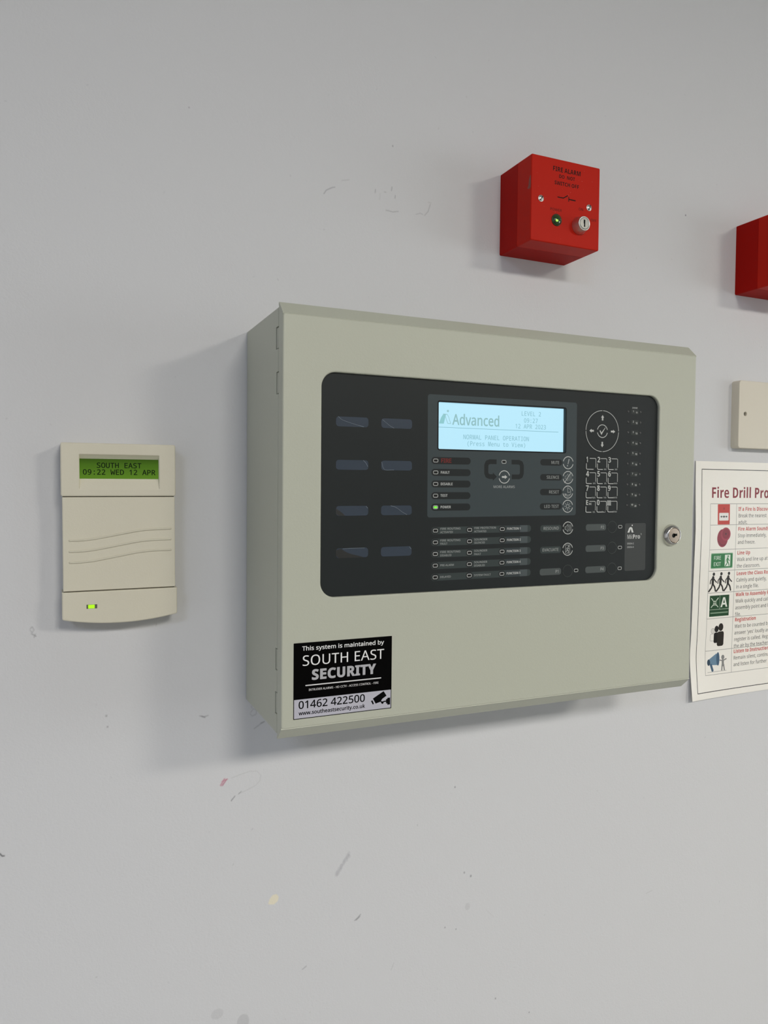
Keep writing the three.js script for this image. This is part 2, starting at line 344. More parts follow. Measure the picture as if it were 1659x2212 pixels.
  for (let q = 0; q < 4; q++) {
    s.arc(nx, ny, 20, 90 * q + 2, 90 * q + 88, pale, 0.6);
    const a = q * Math.PI / 2, c = Math.cos(a), d = Math.sin(a), P = (u, v) => [nx + c * u - d * v, ny + d * u + c * v];
    s.poly([P(10.4, 0.9), P(13.2, 0.9), P(13.2, 1.9), P(15.8, 0), P(13.2, -1.9), P(13.2, -0.9), P(10.4, -0.9)], pale);
  }
  split(nx, ny, 6.2);
  s.poly([[99.3, 86.2], [100.5, 86.6], [101.6, 84.4], [106.4, 89.6], [106.7, 89.3], [101.7, 82]], pale);
  const kx = [84, 97.4, 110.8], ky = [59.2, 45.3, 31.4, 17.4];
  [['1', ''], ['2', 'ABC'], ['3', 'DEF'], ['4', 'GHI'], ['5', 'JKL'], ['6', 'MNO'], ['7', 'PQRS'], ['8', 'TUV'], ['9', 'WXYZ'], ['E', 'ESC'], ['0', ''], ['', 'MENU']].forEach(([d, sub], i) => {
    const x = kx[i % 3], y = ky[Math.floor(i / 3)], W2 = 11.5, H2 = 10.8, r = 1.1;
    s.line([[x + 4.2, y - 0.2], [x + W2 - r, y - 0.2], [x + W2 - 0.3, y - 0.5], [x + W2, y - r], [x + W2, y - H2 + 2]], pale, 0.6);
    s.line([[x, y - 5.4], [x, y - H2 + r], [x + 0.3, y - H2 + 0.3], [x + r, y - H2], [x + (sub ? 6.4 : W2 - 3), y - H2]], pale, 0.75);
    if (i === 11) { s.rect(x - 1, x + 1.3, y - 3.8, y + 0.6, 0.3, dim); s.rect(x + 1.5, x + 3.8, y - 3.8, y + 0.6, 0.3, dim); s.line([[x - 1.2, y - 4.2], [x + 4, y - 4.2]], pale, 0.4); for (let j = 0; j < 3; j++) { s.line([[x - 0.5, y - 0.6 - j], [x + 0.8, y - 0.6 - j]], '#4a4d4d', 0.3); s.line([[x + 2, y - 0.6 - j], [x + 3.3, y - 0.6 - j]], '#4a4d4d', 0.3); } }
    else if (i === 9) { s.text('E', x - 0.3, y - 3.7, 4.6, { fill: pale, weight: 'bold', width: 3.4 }); s.text('sc', x + 3.4, y - 3.7, 2.6, { fill: pale, weight: 'bold' }); }
    else s.text(d, x - 0.3, y - 3.9, 5.2, { fill: pale, weight: 'bold', width: d === '1' ? 2.6 : 3.7 });
    if (i === 10) s.line([[x + 6.6, y - H2 + 1], [x + 6.6, y - H2 - 0.2], [x + 10.4, y - H2 - 0.2], [x + 10.4, y - H2 + 1]], dim, 0.35);
    if (sub) s.text(sub, x + W2, y - H2 - 0.5, 1.35, { align: 'right', fill: dim, weight: 'bold' });
  });
  // zone lamps
  s.text('ZONE', 143.4, 109.6, 1.6, { align: 'center', fill: dim, weight: 'bold', width: 7 });
  for (let i = 0; i < 10; i++) {
    const y = 106.4 - 10.37 * i;
    s.rect(139, 148.2, y - 2.4, y + 2.2, 0.5, '#383c3b');
    s.text(String(i + 1), 141.6, y - 0.5, 1.7, { align: 'center', fill: pale, weight: 'bold' }); s.text(String(i + 11), 145.8, y - 1.7, 1.7, { align: 'center', fill: pale, weight: 'bold' });
  }
  // maker's plate
  s.rect(133, 159.8, -52.9, -5.1, 2, '#474a4a');
  s.poly([[136.2, -14.4], [138.2, -9.9], [139.6, -8.9], [141.2, -8.9], [142.4, -9.9], [143.9, -14.4], [141.7, -14.4], [140.2, -10.6], [138.6, -14.4]], '#dcdedc');
  s.disc(142.2, -7.2, 0.75, '#dcdedc');
  s.text('M', 135.9, -20.8, 4.3, { width: 4.2, fill: '#d4d6d4' }); s.text('x', 139.9, -20.8, 4.3, { width: 2.4, fill: '#d4d6d4' }); s.disc(141.1, -16.8, 0.4, '#d4d6d4'); s.text('Pro', 142.6, -20.8, 4.3, { width: 10.2, weight: 'bold', fill: '#d4d6d4' }); s.text('5', 153.1, -17.2, 1.9, { fill: '#d4d6d4' });
  s.text('EN54-2', 136, -26.3, 1.8, { fill: dim, weight: 'bold', width: 8.6 }); s.text('EN54-4', 136, -29.9, 1.8, { fill: dim, weight: 'bold', width: 8.6 });
  const printed = new THREE.MeshPhysicalMaterial({ map: s.texture(), roughness: 0.42, specularIntensity: 0.35 });
  const keyPrint = printed;

  // fascia plate with a cut-out for the display, and everything raised from or let into it
  const Z = 0.1181;
  const fs = rr(-0.1915, 0.1755, -0.0655, 0.1275, 0.01);
  fs.holes.push(rr(-0.0779, 0.0589, 0.0643, 0.1058, 0.0012, THREE.Path));
  const uvF = (g) => planarUV(g, F.x0 / 1000, F.y0 / 1000, F.w / 1000, F.h / 1000);
  const fascia = part('fascia', uvF(slab(fs, Z - 0.0012, Z)), printed, panel, 'charcoal plastic keypad sheet with pale printed legends');
  fascia.rotation.z = 0.006;
  const raised = (shape, h = 0.00022) => uvF(slab(shape, Z - 0.0001, Z + h, 0.00018, 2, 14));
  const disk = (x, y, r) => { const c = new THREE.Shape(); c.absarc(mm(x), mm(y), mm(r), 0, Math.PI * 2); return c; };
  for (const [x, y] of [[62.3, 54.3], [62.3, 40.2], [62.3, 26.2], [62.3, 12.6], [62.9, -8.3], [62.9, -28.8], [-9.5, 40.1]]) part('round_key', raised(disk(x, y, 6.3)), keyPrint, fascia);
  for (const [x, y] of [[63.2, -49.7], [116.6, -8.3], [116.7, -29], [116.8, -49.8]]) part('programmable_key', raised(disk(x, y, 6.1)), keyPrint, fascia);
  part('navigation_key', raised(disk(nx, ny, 20.8)), keyPrint, fascia);
  for (let i = 0; i < 12; i++) { const x = kx[i % 3], y = ky[Math.floor(i / 3)]; part('number_key', raised(rr(mm(x - 0.9), mm(x + 12.1), mm(y - 11.6), mm(y + 0.8), 0.001)), keyPrint, fascia); }
  const lampGeo = new THREE.CapsuleGeometry(0.00085, 0.0018, 3, 10).rotateZ(Math.PI / 2).scale(1, 1, 0.12);
  const lampAt = (x, y, m, label) => { const o = part('indicator_lamp', lampGeo, m, fascia, label); o.position.set(mm(x), mm(y), Z + 0.0001); };
  const greenLit = std(lin(0.1, 0.4, 0.02), 0.3, { emissive: lin(0.16, 0.85, 0.05), emissiveIntensity: 1 });
  for (const y of [54, 43.6, 33.4, 23]) lampAt(-80.5, y, M.lens);
  lampAt(-80.5, 12.8, greenLit, 'lit green power lamp');
  lampAt(-9.8, 54, M.lens);
  for (const [x, y] of [[73.4, -49.7], [126.9, -8.3], [126.9, -29], [127, -49.8]]) lampAt(x, y, M.lens);
  for (let i = 0; i < 5; i++) for (const x of [-80.4, -45.6, -11]) lampAt(x, -7.9 - 10.36 * i, M.lens);
  const zoneGeo = new THREE.SphereGeometry(0.00115, 12, 6, 0, Math.PI * 2, 0, Math.PI / 2).rotateX(Math.PI / 2).scale(1, 1, 0.4);
  const zoneMat = new THREE.MeshPhysicalMaterial({ color: lin(0.055, 0.055, 0.055), roughness: 0.35 });
  for (let i = 0; i < 10; i++) for (const x of [134.9, 150.6]) { const o = part('zone_lamp', zoneGeo, zoneMat, fascia); o.position.set(mm(x), mm(106.4 - 10.37 * i), Z); }
  // clear pockets for zone name slips: a thin glossy film over bluish card, each with its crease highlight laid on as a pale tube
  const film = new THREE.MeshPhysicalMaterial({ color: lin(0.044, 0.060, 0.086), roughness: 0.22, clearcoat: 0.4, clearcoatRoughness: 0.25 });
  const darkCard = new THREE.MeshPhysicalMaterial({ color: lin(0.02, 0.021, 0.021), roughness: 0.4 });
  const creaseGlintMat = std(lin(0.2, 0.24, 0.28), 0.3);
  const creases = [[[-172, 89], [-169, 86.6], [-163, 84.6], [-156, 82.8], [-149, 81.2]], [[-132, 88], [-128, 85], [-124, 82.4], [-121, 81.1]], [[-149.5, 53], [-147.4, 51], [-145.4, 47.8]], [[-132.6, 52], [-131.4, 47.6], [-129.8, 45.4], [-121, 45.2]], [[-147, 14.3], [-145.4, 12.6]], [[-124, 14.5], [-119, 13], [-113, 9], [-108.4, 6.6]], [[-168, -21.3], [-158, -21.1], [-148, -21.1]], [[-106, -21.3], [-104.4, -23.4]]];
  [85, 49, 10.5, -25].forEach((y, j) => [[-174, -144.8], [-133, -103.8]].forEach(([a, b], i) => {
    const o = part('label_slot', slab(rr(mm(a), mm(b), mm(y - 4.15), mm(y + 4.15), 0.0026), Z - 0.0001, Z + 0.00012, 0.0001, 1, 8), film, fascia);
    const pts = creases[2 * j + i].map(([x, y2]) => new THREE.Vector3(mm(x), mm(y2), Z + 0.0001));
    panelCrease(pts);
  }));
  function panelCrease(pts) { part('crease_glint', new THREE.TubeGeometry(new THREE.CatmullRomCurve3(pts), 20, 0.00017, 6).translate(0, 0, 0), creaseGlintMat, fascia); }
  // darker flat shapes in the corners of two pockets
  part('dark_corner', slab(new THREE.Shape([[-173.8, 12.6], [-173.9, 8], [-171, 6.4], [-165.6, 6.4], [-169.4, 9.6]].map(([x, y]) => new THREE.Vector2(mm(x), mm(y)))), Z, Z + 0.00016), darkCard, fascia);
  part('dark_corner', slab(new THREE.Shape([[-174, -22.4], [-174, -27], [-171.5, -29.1], [-148.5, -29.1], [-156, -27], [-163, -25], [-167.5, -22.6], [-170, -21.2]].map(([x, y]) => new THREE.Vector2(mm(x), mm(y)))), Z, Z + 0.00016), darkCard, fascia);

  // lit display, set back behind the fascia
  const d = sheet(-78.4, 63.8, 137.8, 42.5, 1400);
  d.k.fillStyle = '#b9e9fb'; d.k.fillRect(0, 0, 1400, 600);
  const ink = '#86b9c6', ink2 = '#8fbcc0';
  d.text('LEVEL 2', 10.6, 97.6, 4.0, { font: 'monospace', width: 22.6, fill: ink }); d.text('09:27', 13.6, 91.2, 4.0, { font: 'monospace', width: 16, fill: ink }); d.text('12 APR 2023', 4, 85.5, 4.0, { font: 'monospace', width: 35, fill: ink });
  d.line([[-76.4, 83.8], [53, 83.4]], '#7db0bd', 0.4);
  d.text('NORMAL PANEL OPERATION', -51.2, 73.9, 4.0, { font: 'monospace', width: 71, fill: ink }); d.text('(Press Menu to View)', -47.4, 68.1, 4.0, { font: 'monospace', width: 63.6, fill: ink });
  d.text('Advanced', -62.2, 86.6, 9.2, { width: 49.8, fill: ink2 }); d.text('Advanced', -62.2, 86.6, 9.2, { width: 49.8, fill: ink2, outline: 0.35 });
  d.poly([[-75.9, 87], [-73.6, 92.6], [-71.5, 95.5], [-68.6, 95.8], [-69.6, 92.5], [-71, 87]], '#8cc7cc');
  d.line([[-71.5, 95.6], [-67.6, 95.4], [-66.2, 93.4], [-64, 87.3], [-67, 87.3], [-69.4, 93.4], [-70.6, 95.4]], ink2, 0.45);
  for (let i = 0; i < 3; i++) { const a = i * Math.PI / 3; d.line([[-66.9 - Math.cos(a), 98.4 - Math.sin(a)], [-66.9 + Math.cos(a), 98.4 + Math.sin(a)]], ink2, 0.5); }
  const lcdMap = d.texture();
  const lcdMat = new THREE.MeshStandardMaterial({ color: 0x101418, roughness: 0.25, emissive: 0xffffff, emissiveMap: lcdMap, emissiveIntensity: 1.0 });
  const scr = part('display', planarUV(box(-0.0784, 0.0594, 0.0638, 0.1063, 0.1146, 0.1148), -0.0784, 0.0638, 0.1378, 0.0425), lcdMat, panel, 'pale blue lit liquid crystal display');
  scr.rotation.z = 0.006;
  const surround = part('display_surround', [box(-0.0786, -0.0779, 0.0638, 0.1063, 0.1148, Z - 0.0011), box(0.0589, 0.0596, 0.0638, 0.1063, 0.1148, Z - 0.0011), box(-0.0779, 0.0589, 0.0637, 0.0643, 0.1148, Z - 0.0011), box(-0.0779, 0.0589, 0.1058, 0.1064, 0.1148, Z - 0.0011)], M.dark, panel);
  surround.rotation.z = 0.006;
  const glow = new THREE.RectAreaLight(0xb9e9fb, 0.9, 0.136, 0.041);
  glow.position.set(-0.0098, 0.0848, 0.1152); glow.rotation.y = Math.PI; panel.add(glow);

  // key lock on the door's right
  const lx = 0.1903, ly = -0.0167;
  const lock = part('key_lock', lathe([[0.0113, 0], [0.0113, 0.0010], [0.0110, 0.0022], [0.0103, 0.0038], [0.0092, 0.0052], [0.0084, 0.0057], [0.0080, 0.0056], [0.0078, 0.0051], [0.0076, 0.0048]], lx, ly, 0.1208), M.chrome, panel, 'round chrome key lock');
  part('lock_face', lathe([[0.00755, 0.0043], [0.0074, 0.0053], [0.0070, 0.0055], [0, 0.0055]], lx, ly, 0.1208), M.brownTintNickel, lock);
  part('keyhole', [lathe([[0.0022, 0.0053], [0.0022, 0.00562], [0, 0.00562]], lx - 0.001, ly - 0.0002, 0.1208, 20), rbox(lx - 0.001, lx + 0.0036, ly - 0.0007, ly + 0.0017, 0.1261, 0.12642, 0.0001, 1)], M.hollow, lock);

  // maintenance sticker
  const st = sheet(0, 0, 88, 63, 1408), q = st.k;
  q.fillStyle = '#050505'; q.fillRect(0, 0, 1408, 1408);
  st.rect(0.6, 87.4, 0.6, 16.3, 0.1, '#c2c1cc');
  const wh = '#efefef';
  st.text('This system is maintained by', 7.3, 56.5, 3.4, { width: 73.2, fill: wh }); st.text('This system is maintained by', 7.3, 56.5, 3.4, { width: 73.2, fill: wh, outline: 0.16 });
  st.text('SOUTH EAST', 7.1, 43.9, 8.4, { width: 73.8, fill: wh });
  st.text('SECURITY', 15.4, 31.7, 8.3, { width: 57.6, fill: '#b9b9bd', weight: 'bold' });
  st.text('SECURITY', 15.4, 31.7, 8.3, { width: 57.6, fill: '#b9b9bd', weight: 'bold', outline: 0.5 });
  st.line([[10.6, 27.4], [77.8, 27.4]], '#e4e4e4', 0.95);
  st.text('INTRUDER ALARMS - HD CCTV - ACCESS CONTROL - FIRE', 13, 22.6, 1.75, { width: 62.8, fill: wh });
  st.text('01462 422500', 4.1, 8.5, 6.2, { width: 59.4, fill: '#0a0a0c' }); st.text('01462 422500', 4.1, 8.5, 6.2, { width: 59.4, fill: '#0a0a0c', outline: 0.22 });
  st.text('www.southeastsecurity.co.uk', 4.6, 3.2, 3.0, { width: 58.6, fill: '#0a0a0c' }); st.text('www.southeastsecurity.co.uk', 4.6, 3.2, 3.0, { width: 58.6, fill: '#0a0a0c', outline: 0.2 });
  const cam = '#0a0a0c';
  st.poly([[70.6, 10.2], [80.6, 15.6], [83.4, 11.4], [79.6, 9.2], [77.4, 6.6], [73.2, 5.6]], cam);
  st.poly([[68.9, 8.2], [70.2, 8.8], [71.6, 5.6], [70.6, 5]], cam);
  st.line([[77.6, 8], [79, 5.6], [81, 6.6], [83.4, 6.6]], cam, 1); st.disc(79.6, 5.8, 1.1, cam);
  st.rect(83, 84.8, 4.6, 8.4, 0.1, cam); st.rect(84.2, 86.8, 3.4, 9.4, 0.1, cam);
  part('sticker', planarUV(slab(rr(-0.2109, -0.1231, -0.1611, -0.0983, 0.0004), 0.1210, 0.12125), -0.2109, -0.1611, 0.0878, 0.0628), new THREE.MeshPhysicalMaterial({ map: st.texture(), roughness: 0.5, specularIntensity: 0.08 }), panel, 'black and grey maintenance company sticker').rotation.z = 0;
}

// ---------------------------------------------------------------- red isolator switches
function makeSwitch() {
  const t = thing('fire_alarm_switch', 'red metal fire alarm isolator switch with key lock above the control panel', 'switch', 0.4273, Y0 + 0.4623, 0);
  const h = 0.0435;
  part('back_box', slab(rr(-h, h, -h, h, 0.0016), 0, 0.0331, 0.0003, 2, 6), M.redBox, t);
  part('seam_strip', box(-h + 0.0005, h - 0.0005, -h + 0.0005, h - 0.0005, 0.03, 0.036), M.redBox, t);
  const p = sheet(-44, -44, 88, 88, 1024), k = p.k;
  k.fillStyle = '#ffffff'; 
  const redHex = '#c21f0e';
  k.fillStyle = redHex; k.fillRect(0, 0, 1024, 1024);
  const b = '#1a0c0a';
  p.text('FIRE ALARM', 0.4, 30.7, 4.7, { align: 'center', width: 36, fill: b, weight: 'bold' });
  p.text('DO  NOT', 0.6, 24.5, 3.5, { align: 'center', width: 20.6, fill: b, weight: 'bold' });
  p.text('SWITCH OFF', 0.6, 17.2, 3.7, { align: 'center', width: 31.4, fill: b, weight: 'bold' });
  p.text('POWER', -12.7, -9.9, 2.6, { align: 'center', width: 14.8, fill: b }); p.text('ON', 19.2, -4.6, 2.7, { align: 'center', width: 6.2, fill: b }); p.text('OFF', 35.8, -13.7, 2.6, { align: 'center', width: 7.6, fill: b });
  p.line([[-10.7, 4.7], [-3.6, 4.7], [1.8, 8]], b, 1.0); p.line([[3.3, 6.7], [3.3, 2.4]], b, 0.9); p.line([[3.4, 4.5], [11.6, 4.4]], b, 1.2);
  for (let i = 0; i < 22; i++) p.disc(-42 + rnd() * 84, -42 + rnd() * 84, 0.12 + rnd() * 0.12, '#d8958a');
  const faceMat = new THREE.MeshPhysicalMaterial({ map: p.texture(), roughness: 0.45, specularIntensity: 0.2 });
  part('front_plate', planarUV(slab(rr(-h, h, -h, h, 0.0016), 0.0333, 0.058, 0.0012, 4, 6), -0.044, -0.044, 0.088, 0.088), faceMat, t);
  for (const [x, a] of [[-0.0314, 0.95], [0.0297, 1.25]]) {
    const s = part('screw', lathe([[0.0034, 0.0001], [0.0031, 0.0005], [0.0026, 0.0002], [0.0026, 0.0006], [0.0018, 0.0011], [0, 0.0013]], 0, 0, 0, 24), M.steel, t);
    s.position.set(x, 0, 0.0579);
    const slot = part('screw_slot', box(-0.0027, 0.0027, -0.00035, 0.00035, 0.0004, 0.00136), M.hollow, s); slot.rotation.z = a;
  }
  const ring = part('power_lamp', lathe([[0.0062, 0], [0.0061, 0.0008], [0.0054, 0.0010], [0.0053, 0.0004]], -0.0118, -0.0191, 0.0579, 32), std(lin(0.012, 0.03, 0.006), 0.3), t, 'round green power lamp');
  part('lamp_lens', lathe([[0.0054, 0], [0.0050, 0.0012], [0.0040, 0.0022], [0.0022, 0.0029], [0, 0.0031]], -0.0118, -0.0191, 0.0581, 32), new THREE.MeshPhysicalMaterial({ color: lin(0.008, 0.055, 0.002), roughness: 0.08, clearcoat: 1, clearcoatRoughness: 0.05 }), ring);
  part('glint_chip', new THREE.SphereGeometry(0.0016, 14, 8).scale(1.1, 0.8, 0.45).translate(-0.0131, -0.0205, 0.0607), std(lin(0.2, 0.5, 0.05), 0.3, { emissive: lin(0.45, 0.75, 0.12), emissiveIntensity: 0.9 }), ring);  // glowing chip set low on the lamp dome to stand for its glint
  const lx = 0.0170, ly = -0.0209;
  const lock = part('key_lock', lathe([[0.0093, 0], [0.0093, 0.0008], [0.0090, 0.0014], [0.0075, 0.0086], [0.0071, 0.0092], [0.0065, 0.0092], [0.0060, 0.0087], [0.0058, 0.0084]], lx, ly, 0.0579), M.brushed, t, 'round chrome key lock');
  part('lock_face', lathe([[0.0059, 0.0082], [0.0058, 0.0090], [0.0054, 0.0093], [0, 0.0093]], lx, ly, 0.0579), M.barrel, lock);
  part('keyhole', [rbox(lx - 0.0008, lx + 0.0008, ly - 0.0038, ly + 0.0036, 0.0668, 0.06728, 0.0001, 1), rbox(lx - 0.0013, lx + 0.0005, ly - 0.0005, ly + 0.0036, 0.0668, 0.06726, 0.0001, 1)], M.hollow, lock);
  return t;
}
const isolator = makeSwitch();
{
  const second = isolator.clone();
  second.name = numbered('fire_alarm_switch');
  second.position.set(0.737 + 0.0435, Y0 + 0.4590, 0);
  second.userData = { label: 'red metal switch box above the cream blank plate, cut off by photo edge', category: 'switch' };
  scene.add(second);
  // worn paint on the near edge of the first one only
  const chip = new THREE.Shape([[0.0512, 0.0105], [0.0528, 0.0128], [0.0538, 0.0185], [0.0552, 0.0215], [0.0566, 0.0222], [0.0570, 0.0150], [0.0568, 0.0098], [0.0552, 0.0080], [0.0546, 0.0102], [0.0530, 0.0088]].map(([z, y]) => new THREE.Vector2(z, y)));
  const g = new THREE.ExtrudeGeometry(chip, { depth: 0.00006, bevelEnabled: false }).rotateY(-Math.PI / 2).translate(-0.04345, 0, 0);
  part('paint_scuff', g, std('#8c4a42', 0.7), isolator, 'pale rubbed patch on the side edge');
}

// ---------------------------------------------------------------- intruder alarm keypad
const pad = thing('alarm_keypad', 'cream plastic alarm keypad with green display and closed flap, left of the control panel', 'keypad', -0.0098, Y0 + 0.1266, 0);
pad.rotation.z = 0.006;
{
  const top = rr(-0.0466, 0.0466, 0.0287, 0.0738, 0.0016);
  top.holes.push(rr(-0.0319, 0.0325, 0.0352, 0.0637, 0.0005, THREE.Path));
  part('back_plate', [slab(rr(-0.0452, 0.0452, -0.0735, 0.0725, 0.003), 0, 0.012), box(-0.044, 0.044, -0.0735, 0.030, 0.012, 0.0205), box(-0.0445, -0.034, 0.03, 0.0715, 0.012, 0.0205), box(0.034, 0.0445, 0.03, 0.0715, 0.012, 0.0205)], M.cream, pad);
  part('top_housing', slab(top, 0.001, 0.025, 0.0012, 3, 6), M.cream, pad);
  // sloping sill that runs from the display up to the face
  part('display_ramp', new THREE.ExtrudeGeometry(new THREE.Shape([[0.0190, 0.0436], [0.0212, 0.0436], [0.02497, 0.0340], [0.0190, 0.0335]].map(([z, y]) => new THREE.Vector2(z, y))), { depth: 0.0644, bevelEnabled: false }).rotateY(-Math.PI / 2).translate(0.0325, 0, 0), M.cream, pad);
  part('display_lintel', new THREE.ExtrudeGeometry(new THREE.Shape([[0.0200, 0.0606], [0.0212, 0.0606], [0.0246, 0.0637], [0.0200, 0.0637]].map(([z, y]) => new THREE.Vector2(z, y))), { depth: 0.0644, bevelEnabled: false }).rotateY(-Math.PI / 2).translate(0.0325, 0, 0), M.cream, pad);
  const d = sheet(-32.2, 43, 65, 18.4, 1024), k = d.k;
  const gr = k.createLinearGradient(0, 0, 0, d.k.canvas?.height ?? 290);
  gr.addColorStop(0, '#324e10'); gr.addColorStop(0.3, '#45681a'); gr.addColorStop(1, '#5a8224');
  k.fillStyle = gr; k.fillRect(0, 0, 1024, 400);
  d.text('SOUTH EAST', -18.5, 53.0, 4.3, { font: 'monospace', width: 37, fill: '#0c1a06', weight: 'bold' }); d.text('09:22 WED 12 APR', -29.5, 47.2, 4.3, { font: 'monospace', width: 59.6, fill: '#0c1a06', weight: 'bold' });
  part('display', planarUV(box(-0.0322, 0.0328, 0.043, 0.0614, 0.0203, 0.0206), -0.0322, 0.043, 0.065, 0.0184), new THREE.MeshPhysicalMaterial({ color: 0x030402, roughness: 0.4, specularIntensity: 0.15, emissive: 0xffffff, emissiveMap: d.texture(), emissiveIntensity: 0.92 }), pad, 'green backlit two-line display');
  const glow = new THREE.RectAreaLight(0x5c8f28, 0.4, 0.06, 0.016); glow.position.set(0, 0.0522, 0.0208); glow.rotation.y = Math.PI; pad.add(glow);
  const flap = part('flap', slab(rr(-0.0456, 0.0459, -0.0515, 0.0281, 0.0008), 0.004, 0.0242, 0.0008, 3, 5), M.cream, pad);
  for (const y of [0.0278, -0.0526]) part('flap_gap', box(-0.0452, 0.0455, y, y + 0.0014, 0.004, 0.0215), M.dark, pad);
  for (const dy of [0, -9.3, -18.6]) {
    const c = new THREE.CatmullRomCurve3([[-40, -8.5], [-33, -8.4], [-24, -7.8], [-12, -5.9], [2.6, -3.3], [14, -1.3], [24, -0.3], [33, 0], [42, 0.1]].map(([x, y]) => new THREE.Vector3(mm(x), mm(y + dy), 0)));
    const g = mergeGeometries([new THREE.TubeGeometry(c, 60, 0.00095, 10), new THREE.SphereGeometry(0.00095, 10, 8).translate(-0.04, mm(-8.5 + dy), 0), new THREE.SphereGeometry(0.00095, 10, 8).translate(0.042, mm(0.1 + dy), 0)].map((x) => x.toNonIndexed()));
    part('wave_ridge', g.scale(1, 1, 0.95).translate(0, 0, 0.0243), M.cream, flap);
  }
  const low = new THREE.Shape();
  low.moveTo(-0.0466, -0.0522); low.lineTo(-0.0466, -0.0742); low.quadraticCurveTo(-0.0464, -0.0754, -0.0450, -0.0757);
  low.quadraticCurveTo(0, -0.0851, 0.0456, -0.0757); low.quadraticCurveTo(0.0472, -0.0754, 0.0473, -0.0742); low.lineTo(0.0473, -0.0522); low.closePath();
  part('bottom_housing', slab(low, 0.002, 0.0255, 0.0012, 4, 24), M.cream, pad);
  const lamp = part('lamp_window', rbox(-0.0276, -0.0191, -0.0667, -0.0632, 0.0252, 0.02575, 0.0002, 1), std(lin(0.14, 0.15, 0.1), 0.2), pad);
  part('lamp_chip', rbox(-0.0263, -0.0211, -0.0665, -0.0634, 0.0254, 0.02595, 0.0002, 1), std(lin(0.3, 0.6, 0.02), 0.3, { emissive: lin(0.32, 0.68, 0.005), emissiveIntensity: 1 }), lamp, 'glowing yellow-green lamp');
}

// ---------------------------------------------------------------- cream blank plate
const plate = thing('blank_plate', 'cream plastic blank cover plate with a screw hole, above the fire drill notice', 'cover plate', 0.7357 + 0.073, Y0 + 0.2625, 0);
{
  const sh = rr(-0.073, 0.073, -0.043, 0.043, 0.004);
  for (const x of [-0.0614, 0.0614]) { const h = new THREE.Path(); h.absarc(x, 0.0007, 0.0025, 0, Math.PI * 2); sh.holes.push(h); }
  part('plate', slab(sh, 0, 0.0118, 0.0009, 3, 10), M.creamPlate, plate);
  for (const x of [-0.0614, 0.0614]) part('screw', lathe([[0.0028, 0], [0.0028, 0.008], [0.0014, 0.0088], [0, 0.0089]], x, 0.0007, 0, 20), std(lin(0.2, 0.21, 0.17), 0.6), plate);
}

